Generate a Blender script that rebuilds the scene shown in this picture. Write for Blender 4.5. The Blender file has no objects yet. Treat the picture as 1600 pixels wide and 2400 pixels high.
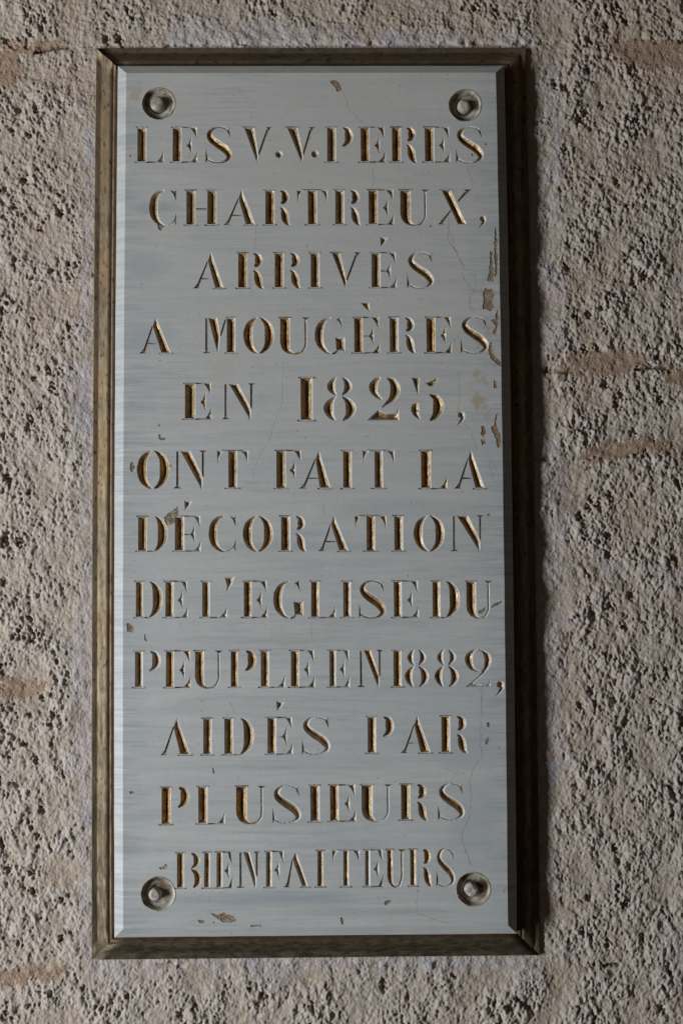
import bpy, math, random
import numpy as np
from mathutils import Vector, Matrix, Euler
from mathutils.geometry import delaunay_2d_cdt

random.seed(7)
rng = np.random.default_rng(11)
scene = bpy.context.scene
COL = scene.collection
MM = 0.001
# World: the wall is the plane y = 0, x runs right, z up; the plaque stands out towards -y.

# ------------------------------------------------------------------ camera
cam_d = bpy.data.cameras.new("camera")
cam = bpy.data.objects.new("camera", cam_d)
COL.objects.link(cam)
cam.location = (0.00809, -1.57097, -0.12647)
cam.rotation_euler = Euler((1.63781, 0.00654, -0.01384), 'XYZ')
cam_d.sensor_fit = 'VERTICAL'
cam_d.sensor_height = 36.0
cam_d.sensor_width = 24.0
cam_d.lens = 50.0
cam_d.clip_start = 0.05
cam_d.clip_end = 100.0
scene.camera = cam

# ------------------------------------------------------------------ light
world = bpy.data.worlds.new("World")
scene.world = world
world.use_nodes = True
bg = world.node_tree.nodes["Background"]
bg.inputs[0].default_value = (0.36, 0.28, 0.225, 1)
bg.inputs[1].default_value = 0.085

def area(name, loc, target, sx, sy, power, colour):
    l = bpy.data.lights.new(name, 'AREA')
    l.shape = 'RECTANGLE'; l.size = sx; l.size_y = sy
    l.energy = power; l.color = colour
    o = bpy.data.objects.new(name, l)
    COL.objects.link(o)
    o.location = loc
    d = Vector(target) - Vector(loc)
    o.rotation_euler = d.to_track_quat('-Z', 'Y').to_euler()
    return o

# daylight from a tall opening far to the left, grazing the wall
ELEV = math.radians(29.0)
DIST = 2.7
area("daylight_opening", (-DIST*math.cos(ELEV), -DIST*math.sin(ELEV), -0.55), (0, 0, -0.15),
     0.24, 1.9, 84.0, (0.965, 0.985, 1.0))

scene.view_settings.view_transform = 'Standard'
scene.view_settings.look = 'None'
scene.view_settings.exposure = 0.0
scene.view_settings.gamma = 1.0
scene.render.engine = 'CYCLES'
scene.cycles.max_bounces = 5

# ------------------------------------------------------------------ tables (millimetres on the plaque face / on the wall)
LINES=[[["L",-192.4,-163.7,365.9,39.4,9.9],["E",-153.7,-126.2,365.8,39.5,9.9],["S",-117.2,-87.4,365.8,39.5,9.9],["V",-75.1,-47.6,365.7,39.6,11.5,-60.5],[".",-36.2,374.3,4.2],["V",-27.2,0.1,365.6,39.6,11.3,-11.2],[".",3.5,374.7,4.2],["P",17.0,45.5,365.5,39.7,9.9],["E",54.1,81.3,365.4,39.7,9.9],["R",88.8,115.8,365.3,39.7,9.9],["E",125.1,153.0,365.3,39.8,10.6],["S",159.6,191.2,365.2,39.8,9.9]],
[["C",-179.3,-149.5,295.1,39.3,10.1],["H",-138.5,-105.3,295.1,39.3,10.1],["A",-94.1,-62.4,295.1,39.3,10.6,-77.6],["R",-51.5,-24.5,295.1,39.3,10.1],["T",-16.6,17.4,295.1,39.3,10.1],["R",25.5,53.2,295.1,39.3,10.1],["E",62.4,90.2,295.1,39.3,10.1],["U",97.8,125.6,295.1,39.3,10.6],["X",142.8,170.7,295.1,39.3,9.9,141.6,166.2],[",",188.0,301.7,3.8]],
[["A",-127.5,-97.3,224.5,39.8,9.4,-111.4],["R",-81.5,-53.9,224.5,39.7,9.8],["R",-41.4,-13.3,224.5,39.6,9.9],["I",-1.9,7.4,224.5,39.6,9.9],["V",21.2,49.5,224.5,39.5,9.4,36.0],["E",64.9,92.6,224.5,39.4,10.1,"acute"],["S",104.1,134.4,224.5,39.3,9.9]],
[["A",-186.0,-155.2,152.5,39.7,10.3,-171.8],["M",-116.3,-84.7,152.4,39.7,9.6,-104.3],["O",-75.6,-42.7,152.3,39.7,9.8],["U",-35.2,-7.0,152.2,39.7,9.8],["G",2.2,35.4,152.1,39.7,9.8],["E",45.3,73.3,152.0,39.7,9.8,"grave"],["R",84.3,112.6,152.0,39.7,9.8],["E",124.8,152.4,151.9,39.7,9.8],["S",162.3,193.7,151.8,39.7,9.9]],
[["E",-139.9,-110.9,79.7,39.5,11.6],["N",-95.5,-67.7,79.5,39.5,9.3,0]],
[["1",-13.6,-0.3,77.6,47.9,13.3],["8",11.7,46.6,77.5,47.8,13.3],["2",58.6,95.2,77.3,47.8,13.4],["5",107.8,141.9,77.1,47.9,13.4],[",",161.7,83.3,4.2]],
[["O",-191.6,-156.9,4.2,41.3,9.5],["N",-148.0,-120.5,3.9,41.4,9.7,0],["T",-104.9,-70.6,3.7,41.5,9.5],["F",-40.3,-13.4,3.3,41.7,10.2],["A",-11.7,18.7,3.1,41.8,11.6,5.7],["I",32.2,41.6,2.8,41.9,9.5],["T",53.6,88.6,2.7,41.9,9.3],["L",117.1,145.7,2.3,42.1,11.0],["A",157.0,186.7,2.1,42.2,10.3,172.0]],
[["D",-190.5,-159.1,-64.2,38.0,9.7],["E",-150.6,-122.4,-64.4,38.2,10.2,"acute"],["C",-114.0,-84.5,-64.6,38.3,9.7],["O",-76.7,-44.5,-64.9,38.4,9.7],["R",-35.7,-8.5,-65.1,38.5,10.2],["A",7.9,37.9,-65.4,38.6,10.2,21.9],["T",44.7,79.1,-65.6,38.7,9.3],["I",87.3,97.5,-65.8,38.9,9.7],["O",108.8,141.8,-66.0,38.9,9.8],["N",152.5,180.8,-66.2,39.1,11.2,0]],
[["D",-192.6,-164.1,-136.0,39.4,7.8],["E",-160.8,-136.3,-136.2,39.4,8.9],["L",-120.9,-94.2,-136.5,39.5,8.3],["'",-96.8,-85.7,-110.1,16.6,8.5],["E",-76.1,-50.6,-136.7,39.6,8.5],["G",-44.1,-11.7,-137.0,39.6,8.5],["L",-3.3,23.1,-137.2,39.7,8.8],["I",31.3,39.6,-137.5,39.8,8.6],["S",48.4,78.2,-137.6,39.7,8.6],["E",86.3,113.1,-137.8,39.8,8.8],["D",128.2,157.2,-138.1,39.9,8.6],["U",165.5,189.7,-138.4,39.9,9.5]],
[["P",-193.5,-166.0,-211.3,39.5,8.7],["E",-160.1,-133.4,-211.5,39.6,8.7],["U",-128.2,-102.4,-211.6,39.6,8.7],["P",-90.4,-63.0,-211.8,39.7,7.8],["L",-57.9,-31.8,-212.0,39.8,9.0],["E",-25.6,0.4,-212.1,39.8,9.1],["E",16.2,38.0,-212.3,39.9,7.0],["N",50.2,70.2,-212.5,40.0,6.5,0],["1",85.1,93.9,-212.7,40.1,8.8],["8",97.6,123.3,-212.7,40.1,8.8],["8",129.8,155.5,-212.8,40.1,8.8],["2",162.3,191.5,-213.0,40.2,7.4,"thin"],[",",200.3,-210.6,4.5]],
[["A",-162.5,-133.6,-283.6,39.2,11.0,-148.4,0],["I",-120.0,-111.7,-283.7,39.3,9.2],["D",-97.2,-66.1,-283.6,39.3,9.6],["E",-50.9,-23.6,-283.6,39.4,9.5,"acute"],["S",-13.9,17.7,-283.5,39.4,9.2],["P",56.7,85.0,-283.5,39.5,9.2],["A",95.6,124.7,-283.5,39.5,11.0,110.3],["R",136.1,164.1,-283.5,39.6,9.7]],
[["P",-164.5,-135.2,-357.3,39.8,10.0],["L",-125.2,-96.8,-356.9,39.6,10.0],["U",-84.2,-56.6,-356.5,39.4,10.5],["S",-45.7,-14.2,-356.1,39.2,10.1],["I",-5.3,3.8,-355.9,39.1,10.1],["E",15.8,43.6,-355.5,38.9,9.4],["U",50.3,78.8,-355.2,38.7,11.0],["R",92.1,120.2,-354.8,38.4,10.1],["S",131.7,161.2,-354.4,38.2,10.1]],
[["B",-148.0,-122.2,-424.7,37.6,7.7],["I",-119.0,-111.4,-424.8,37.8,6.4],["E",-105.7,-88.4,-424.7,37.9,6.4],["N",-80.2,-63.0,-424.7,38.1,5.9,0],["F",-53.0,-34.0,-424.7,38.3,6.5],["A",-30.9,-7.5,-424.7,38.4,6.6,-21.4,0],["I",1.9,10.0,-424.8,38.7,6.4],["T",17.7,47.6,-424.7,38.7,6.0],["E",52.9,72.4,-424.8,39.0,5.5],["U",77.1,93.1,-424.8,39.2,5.0],["R",101.2,124.3,-424.8,39.3,6.2],["S",129.2,149.7,-424.9,39.5,6.4]]]
CHIPS=[[[18.1,460.7],[21.4,457.3],[26.2,458.7],[33.3,452.4],[32.3,446.6],[28.5,445.2],[26.1,450.0],[21.9,454.9]],[[-170.9,296.4],[-159.6,296.4],[-162.9,293.0],[-166.2,288.8],[-169.5,291.6]],[[202.0,293.0],[203.8,281.0],[204.4,259.5],[203.7,240.4],[201.2,235.6],[200.6,259.5],[200.9,278.6]],[[196.0,264.8],[198.8,264.3],[198.2,254.7],[199.9,240.4],[199.3,230.9],[195.1,230.9],[191.8,233.3],[194.7,240.4],[195.4,253.8]],[[189.8,223.8],[194.0,221.8],[196.4,223.3],[200.0,216.6],[198.1,209.4],[199.4,201.4],[195.1,197.6],[191.4,200.4],[186.6,199.5],[188.2,211.9],[187.3,216.6]],[[202.6,199.9],[204.5,195.2],[203.8,183.3],[200.4,171.4],[197.1,173.8],[201.4,180.9],[195.9,188.1],[200.6,189.0]],[[192.1,154.9],[195.6,164.3],[196.9,158.6],[195.4,152.5],[202.3,145.4],[206.5,140.6],[206.0,135.9],[199.9,140.6],[194.4,146.3]],[[198.3,124.1],[201.1,119.4],[201.9,112.3],[197.7,112.3]],[[202.0,87.3],[200.5,77.0],[200.8,69.9],[204.4,60.5],[204.7,48.8],[201.4,46.4],[199.7,55.8],[195.2,65.2],[194.3,69.9],[198.1,72.3],[199.1,81.7]],[[184.0,70.9],[187.7,70.0],[188.6,65.3],[185.7,58.2],[183.4,60.6]],[[182.4,55.9],[187.1,56.8],[188.4,51.2],[184.6,48.9]],[[-199.5,30.7],[-197.2,33.5],[-194.0,28.8],[-194.9,25.0],[-196.7,21.8],[-199.5,25.1]],[[-168.5,63.2],[-166.7,63.7],[-165.7,60.4],[-161.1,59.5],[-161.1,57.6],[-166.2,56.7],[-168.5,59.0]],[[-169.0,74.0],[-167.2,74.5],[-166.7,72.1],[-168.5,72.1]],[[-202.6,-142.1],[-199.9,-141.7],[-194.3,-147.2],[-195.2,-151.8],[-202.1,-150.9]],[[-183.7,-154.2],[-181.9,-153.7],[-182.3,-157.9],[-180.0,-161.1],[-181.9,-161.6],[-183.7,-157.9]],[[-162.3,-27.3],[-155.4,-21.7],[-149.8,-18.0],[-147.5,-15.3],[-146.6,-21.8],[-150.7,-33.4],[-157.7,-36.6],[-160.9,-33.3]],[[186.2,-250.8],[188.5,-252.2],[188.0,-256.8],[185.7,-255.8]],[[183.2,-270.4],[186.5,-266.8],[187.8,-269.1],[186.4,-275.0],[183.1,-275.0]],[[197.9,-277.4],[199.2,-278.3],[198.3,-279.7]],[[177.6,-132.2],[184.7,-126.7],[185.5,-129.0],[181.3,-134.1],[178.1,-134.5]],[[191.6,-127.2],[198.6,-121.7],[203.8,-120.8],[202.8,-123.1],[196.3,-125.9],[192.5,-128.1]],[[-114.7,-448.3],[-111.5,-451.0],[-104.7,-452.9],[-97.9,-450.2],[-87.4,-454.4],[-84.3,-459.3],[-91.1,-461.5],[-100.2,-460.1],[-107.0,-455.5]],[[-126.1,-457.6],[-118.4,-458.6],[-119.3,-461.2],[-123.8,-461.2]],[[-111.1,-459.1],[-107.9,-460.0],[-108.4,-462.2]],[[-69.7,-463.9],[-58.3,-463.6],[-57.9,-465.4],[-69.3,-465.7]],[[-167.6,-402.5],[-161.6,-401.2],[-160.3,-398.5],[-158.0,-400.3],[-159.4,-403.9],[-165.7,-405.2]],[[73.0,-442.9],[75.4,-439.3],[80.8,-438.9],[79.9,-441.6],[74.4,-444.7]],[[26.0,-456.8],[27.8,-456.8],[30.0,-461.8],[28.6,-464.4],[26.8,-464.0]],[[-110.1,-297.2],[-108.3,-297.7],[-107.4,-302.3],[-108.7,-304.1],[-110.1,-301.3]],[[-199.2,-321.9],[-194.7,-321.5],[-193.8,-323.8],[-197.9,-324.6]],[[-201.2,373.6],[-199.3,373.6],[-199.3,371.7],[-201.2,371.7]],[[177.1,375.3],[179.5,374.8],[179.0,371.9],[176.6,372.4]],[[191.5,386.3],[194.3,386.3],[194.3,384.4],[191.9,384.4]],[[188.8,-26.0],[191.6,-25.1],[192.0,-27.4],[189.2,-27.9]],[[129.8,294.1],[131.2,294.6],[131.7,292.7],[129.8,292.2]],[[-156.9,30.5],[-153.6,28.6],[-154.5,27.2],[-156.9,28.6]]]
CRACKS=[[0.7,[[150.3,307.5],[151.0,288.3],[149.9,278.8],[153.6,271.6],[161.5,259.6],[166.1,247.7],[165.0,238.1],[171.9,227.1],[174.2,216.7],[171.6,204.8],[178.6,195.2]]],[0.47,[[166.1,247.7],[173.0,240.5],[179.1,238.1],[179.5,226.2]]],[0.56,[[151.0,288.3],[155.6,278.8],[156.4,269.2],[161.5,259.6]]],[0.47,[[172.1,357.9],[175.8,349.7],[178.1,341.1],[175.6,333.9]]],[0.33,[[33.2,446.6],[38.4,438.8],[38.8,430.6],[47.2,418.5],[56.6,408.8]]],[0.28,[[67.1,358.2],[68.0,343.7],[66.5,336.5]]],[0.33,[[-62.8,303.3],[-61.9,284.2],[-63.4,267.5]]],[0.38,[[-66.7,245.1],[-68.6,234.1],[-68.2,224.6],[-65.8,215.1]]],[0.28,[[-34.2,141.6],[-31.9,132.2],[-33.9,118.0],[-34.4,94.5],[-43.8,71.1],[-49.5,52.4],[-56.9,43.0],[-67.2,15.0]]],[0.47,[[159.9,131.4],[160.2,112.5],[159.0,93.6],[157.9,77.2],[168.6,70.1],[173.2,65.3],[176.3,51.2],[179.0,46.5]]],[0.33,[[191.4,32.4],[194.5,18.3],[197.2,9.0]]],[0.52,[[181.3,-208.6],[179.8,-245.3],[178.1,-272.7],[180.2,-286.4],[170.8,-300.0],[166.1,-313.6],[168.1,-331.8],[164.6,-354.4],[156.2,-372.4],[161.9,-390.6],[167.2,-404.1]]],[0.33,[[138.6,-299.7],[147.8,-303.4],[154.7,-306.7]]],[0.33,[[11.5,-27.3],[10.7,-13.4]]],[0.28,[[-91.7,-225.9],[-86.2,-238.7]]],[0.28,[[110.9,-408.1],[107.2,-453.1],[141.3,-464.6]]],[0.28,[[-3.0,-140.7],[-2.6,-159.1]]]]
BOLTS=[[-169.3,431.9],[170.2,429.4],[-168.0,-430.3],[168.3,-428.5]]
PITS=[[-309.8,435.6,6],[-322.1,354.0,6],[-281.2,316.0,6],[-317.7,406.2,4],[-335.9,411.2,5],[-332.8,323.4,5],[-304.0,299.0,4],[-263.3,257.8,4],[-309.8,130.5,5],[-337.1,18.8,8],[-340.8,-96.6,7],[-322.4,-52.0,8],[-311.8,82.8,6],[-302.5,97.1,5],[-288.4,118.5,5],[-309.8,-159.9,6],[-312.4,-136.5,5],[-285.9,-241.4,6],[-297.7,-222.8,5],[-304.2,-289.8,6],[-325.7,-317.3,6],[-296.8,-345.1,6],[-301.2,-372.6,5],[-333.2,-408.8,7],[-307.8,-411.4,6],[-305.3,-431.9,6],[-275.3,-441.3,5],[-275.0,-482.2,5],[-315.9,-273.6,5],[-231.1,516.8,7],[-216.7,515.8,8],[-344.0,514.4,6],[287.4,459.4,8],[303.6,422.3,8],[309.6,429.7,7],[328.2,439.5,5],[314.4,479.1,5],[275.3,464.3,6],[343.4,351.0,5],[348.8,553.6,6],[356.7,536.1,5],[366.6,422.2,5],[372.5,243.6,7],[360.3,233.9,6],[338.5,221.9,5],[309.3,200.2,7],[323.8,207.4,5],[294.8,197.8,5],[303.7,159.2,5],[318.1,161.5,6],[260.3,136.2,6],[326.9,120.6,6],[343.4,108.5,7],[338.4,96.5,6],[381.7,113.1,5],[388.7,101.1,5],[356.9,67.7,6],[295.6,-27.3,7],[307.8,-8.3,6],[317.2,-15.5,6],[329.3,-3.7,7],[305.3,-17.8,6],[326.1,-48.8,6],[325.7,-70.1,7],[350.8,-115.1,7],[307.9,-136.0,6],[326.9,-126.7,6],[343.0,-150.3,6],[291.9,-236.5,7],[304.0,-220.2,6],[342.4,-253.1,7],[329.6,-232.1,5],[369.1,-260.3,5],[372.1,-230.1,5],[390.5,-356.5,5],[326.5,-391.8,6],[330.9,-405.7,5],[337.0,-451.6,6],[297.5,-444.3,5],[289.9,-480.8,5],[317.5,-494.8,6],[374.3,-563.5,7],[73.4,-537.8,7],[72.0,-531.0,5],[-146.3,-565.8,7],[300.9,-516.0,4],[334.7,531.2,5],[184.5,551.2,5],[-43.1,546.3,5]]
MORTAR=[[[-390,514],[-351,507],[-332,512],[-279,512],[-277,506],[-303,500],[-327,502],[-326,472],[-341,460],[-389,458]],[[315,515],[349,511],[422,514],[471,516],[470,474],[421,479],[402,484],[382,481],[353,486],[339,504]],[[274,139],[294,152],[318,159],[337,161],[366,154],[380,147],[366,140],[346,135],[327,128],[308,134],[284,130],[274,126]],[[389,139],[413,139],[461,139],[461,120],[413,113],[394,123]],[[292,39],[307,51],[335,57],[369,63],[392,56],[402,44],[373,44],[344,39],[325,34],[301,32]],[[-382,-190],[-344,-197],[-316,-202],[-294,-206],[-298,-218],[-326,-225],[-381,-227]],[[-378,-513],[-341,-516],[-314,-511],[-273,-513],[-268,-519],[-291,-527],[-341,-530],[-378,-532]]]
JOINTS=[[[-447,510],[-274,506],[-159,509],[247,511],[315,514],[519,514]],[[-442,122],[-310,131],[-246,147],[-158,147]],[[-437,-206],[-293,-211],[-244,-202],[-158,-203]],[[-433,-521],[-268,-516],[-157,-511],[-19,-514],[231,-515],[305,-519],[352,-517],[492,-515]],[[127,136],[270,136],[279,135],[366,144],[385,136],[509,134]],[[126,33],[290,37],[402,43],[507,43]],[[-14,561],[-19,-575]]]
LIME=[[[-277,147],[-267,171],[-253,176],[-240,413],[-257,413],[-251,267],[-258,181]],[[-277,145],[-239,152],[-237,-160],[-249,-137],[-250,28],[-267,85]],[[-270,-151],[-238,-114],[-236,-528],[-254,-519],[-250,-345],[-265,-276]],[[-159,532],[-101,536],[-14,529],[82,524],[247,514],[247,497],[-169,497],[-164,519]],[[266,492],[280,462],[282,413],[272,266],[285,169],[261,169]],[[261,59],[278,30],[285,-70],[287,-117],[270,-164],[255,-173]],[[258,-173],[269,-192],[272,-304],[252,-350]],[[-250,-501],[-203,-508],[-208,-528],[-236,-528],[-254,-519]],[[-187,-506],[-176,-506],[-175,-524],[-190,-524]],[[-65,-511],[-28,-513],[-37,-530],[-63,-525]],[[-157,-501],[241,-503],[231,-519],[166,-518],[-19,-514],[-148,-517]],[[203,-521],[231,-524],[212,-528]],[[399,239],[418,236],[415,222],[403,224]],[[381,-489],[409,-480],[407,-534],[380,-516]],[[314,-70],[337,-84],[327,-98],[314,-84]],[[375,-85],[408,-89],[403,-104],[380,-99]]]
SLITS=[[-310.3,501.0,-274.3,506.9],[360.7,136.8,394.3,138.6],[312.4,-518.0,328.7,-516.3]]


# ------------------------------------------------------------------ helpers
def link(name, me, parent=None, **props):
    o = bpy.data.objects.new(name, me)
    COL.objects.link(o)
    if parent is not None:
        o.parent = parent
    for k, v in props.items():
        o[k] = v
    return o

def mesh(name, verts, faces, mats, smooth=False, mat_idx=None, attrs=None):
    me = bpy.data.meshes.new(name)
    if isinstance(verts, np.ndarray) and isinstance(faces, np.ndarray):
        nf, k = faces.shape
        me.vertices.add(len(verts)); me.vertices.foreach_set("co", verts.astype(np.float32).ravel())
        me.loops.add(nf*k); me.loops.foreach_set("vertex_index", faces.astype(np.int32).ravel())
        me.polygons.add(nf)
        me.polygons.foreach_set("loop_start", np.arange(0, nf*k, k, dtype=np.int32))
        me.update(calc_edges=True)
    else:
        me.from_pydata([tuple(v) for v in verts], [], [tuple(f) for f in faces])
        me.update()
    for m in mats:
        me.materials.append(m)
    n = len(me.polygons)
    me.polygons.foreach_set("use_smooth", [smooth]*n)
    if mat_idx is not None:
        me.polygons.foreach_set("material_index", np.asarray(mat_idx, dtype=np.int32))
    for nm, arr in (attrs or {}).items():
        a = me.attributes.new(nm, 'FLOAT', 'POINT')
        a.data.foreach_set("value", np.asarray(arr, dtype=np.float32))
    me.validate()
    return me

class NT:
    """Small node-tree writer."""
    def __init__(self, name):
        self.m = bpy.data.materials.new(name)
        self.m.use_nodes = True
        self.t = self.m.node_tree
        self.b = self.t.nodes["Principled BSDF"]
        self.co = self.t.nodes.new("ShaderNodeTexCoord").outputs["Object"]
    def n(self, typ, **kw):
        nd = self.t.nodes.new(typ)
        for k, v in kw.items():
            setattr(nd, k, v)
        return nd
    def link(self, a, b):
        self.t.links.new(a, b)
    def noise(self, scale, detail=4, rough=0.55, vec=None, stretch=None, off=(0, 0, 0), dist=0.0):
        src = vec or self.co
        mp = self.n("ShaderNodeMapping")
        mp.inputs["Scale"].default_value = stretch or (1, 1, 1)
        mp.inputs["Location"].default_value = off
        self.link(src, mp.inputs["Vector"])
        nz = self.n("ShaderNodeTexNoise")
        nz.inputs["Scale"].default_value = scale
        nz.inputs["Detail"].default_value = detail
        nz.inputs["Roughness"].default_value = rough
        nz.inputs["Distortion"].default_value = dist
        self.link(mp.outputs[0], nz.inputs["Vector"])
        return nz.outputs["Fac"]
    def ramp(self, fac, stops):
        r = self.n("ShaderNodeValToRGB")
        els = r.color_ramp.elements
        while len(els) < len(stops):
            els.new(0.5)
        for e, (p, c) in zip(els, stops):
            e.position = p
            e.color = (c, c, c, 1) if isinstance(c, (int, float)) else (*c, 1)
        self.link(fac, r.inputs[0])
        return r.outputs[0]
    def mix(self, fac, a, b, mode='MIX'):
        x = self.n("ShaderNodeMix", data_type='RGBA', blend_type=mode)
        for sock, v in ((x.inputs[0], fac), (x.inputs[6], a), (x.inputs[7], b)):
            if isinstance(v, (int, float)):
                sock.default_value = v
            elif isinstance(v, tuple):
                sock.default_value = (*v, 1)
            else:
                self.link(v, sock)
        return x.outputs[2]
    def math(self, op, a, b=0.0, clamp=False):
        x = self.n("ShaderNodeMath", operation=op, use_clamp=clamp)
        for sock, v in ((x.inputs[0], a), (x.inputs[1], b)):
            if isinstance(v, (int, float)):
                sock.default_value = v
            else:
                self.link(v, sock)
        return x.outputs[0]
    def attr(self, name):
        return self.n("ShaderNodeAttribute", attribute_name=name).outputs["Fac"]
    def bump(self, height, strength, dist, prev=None):
        b = self.n("ShaderNodeBump")
        b.inputs["Strength"].default_value = strength
        b.inputs["Distance"].default_value = dist
        self.link(height, b.inputs["Height"])
        if prev is not None:
            self.link(prev, b.inputs["Normal"])
        return b.outputs[0]
    def out(self, colour=None, rough=None, metal=None, normal=None, spec=None):
        for nm, v in (("Base Color", colour), ("Roughness", rough), ("Metallic", metal), ("Normal", normal), ("Specular IOR Level", spec)):
            if v is None: continue
            s = self.b.inputs[nm]
            if isinstance(v, (int, float)): s.default_value = v
            elif isinstance(v, tuple): s.default_value = (*v, 1)
            else: self.link(v, s)
        return self.m

# ------------------------------------------------------------------ materials
def mat_wall():
    t = NT("rough_limestone")
    pit, lime, mort, tint = t.attr("pit"), t.attr("lime"), t.attr("mortar"), t.attr("tint")
    fine = t.noise(420, 3, 0.6)
    big = t.noise(9, 3, 0.5)
    spk = t.noise(170, 2, 0.6, off=(3, 1, 2))
    stone = t.mix(t.ramp(big, [(0.36, 0.0), (0.64, 1.0)]), (0.49, 0.405, 0.32), (0.525, 0.475, 0.415))
    stone = t.mix(tint, stone, (0.545, 0.495, 0.45))
    stone = t.mix(t.ramp(spk, [(0.55, 0.0), (0.75, 0.5)]), stone, (0.36, 0.27, 0.20))
    stone = t.mix(t.ramp(fine, [(0.3, 0.30), (0.7, 0.0)]), stone, (0.24, 0.17, 0.13))
    mcol = t.mix(t.ramp(fine, [(0.35, 0.0), (0.65, 1.0)]), (0.31, 0.215, 0.155), (0.42, 0.305, 0.22))
    c = t.mix(t.math('MULTIPLY', mort, 0.95), stone, mcol)
    blue = t.noise(26, 2, 0.5, off=(0, 5, 1))
    lcol = t.mix(t.ramp(blue, [(0.50, 0.0), (0.68, 1.0)]), (0.52, 0.47, 0.475), (0.40, 0.42, 0.48))
    lcol = t.mix(t.ramp(t.noise(55, 3, 0.6), [(0.52, 0.0), (0.66, 0.6)]), lcol, (0.42, 0.31, 0.27))
    c = t.mix(t.math('MULTIPLY', lime, t.ramp(t.noise(38, 4, 0.65, stretch=(1, 1, 0.5), off=(8, 2, 2)), [(0.38, 0.15), (0.56, 0.9)])), c, lcol)
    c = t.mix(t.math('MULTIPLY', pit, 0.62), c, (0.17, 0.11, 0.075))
    c = t.mix(t.ramp(t.noise(240, 2, 0.6, off=(6, 1, 9)), [(0.60, 0.0), (0.70, 0.6)]), c, (0.66, 0.62, 0.58))
    b = t.bump(fine, 0.6, 0.0013)
    b = t.bump(spk, 0.35, 0.0016, b)
    return t.out(c, 0.95, 0, b, 0.15)

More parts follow.
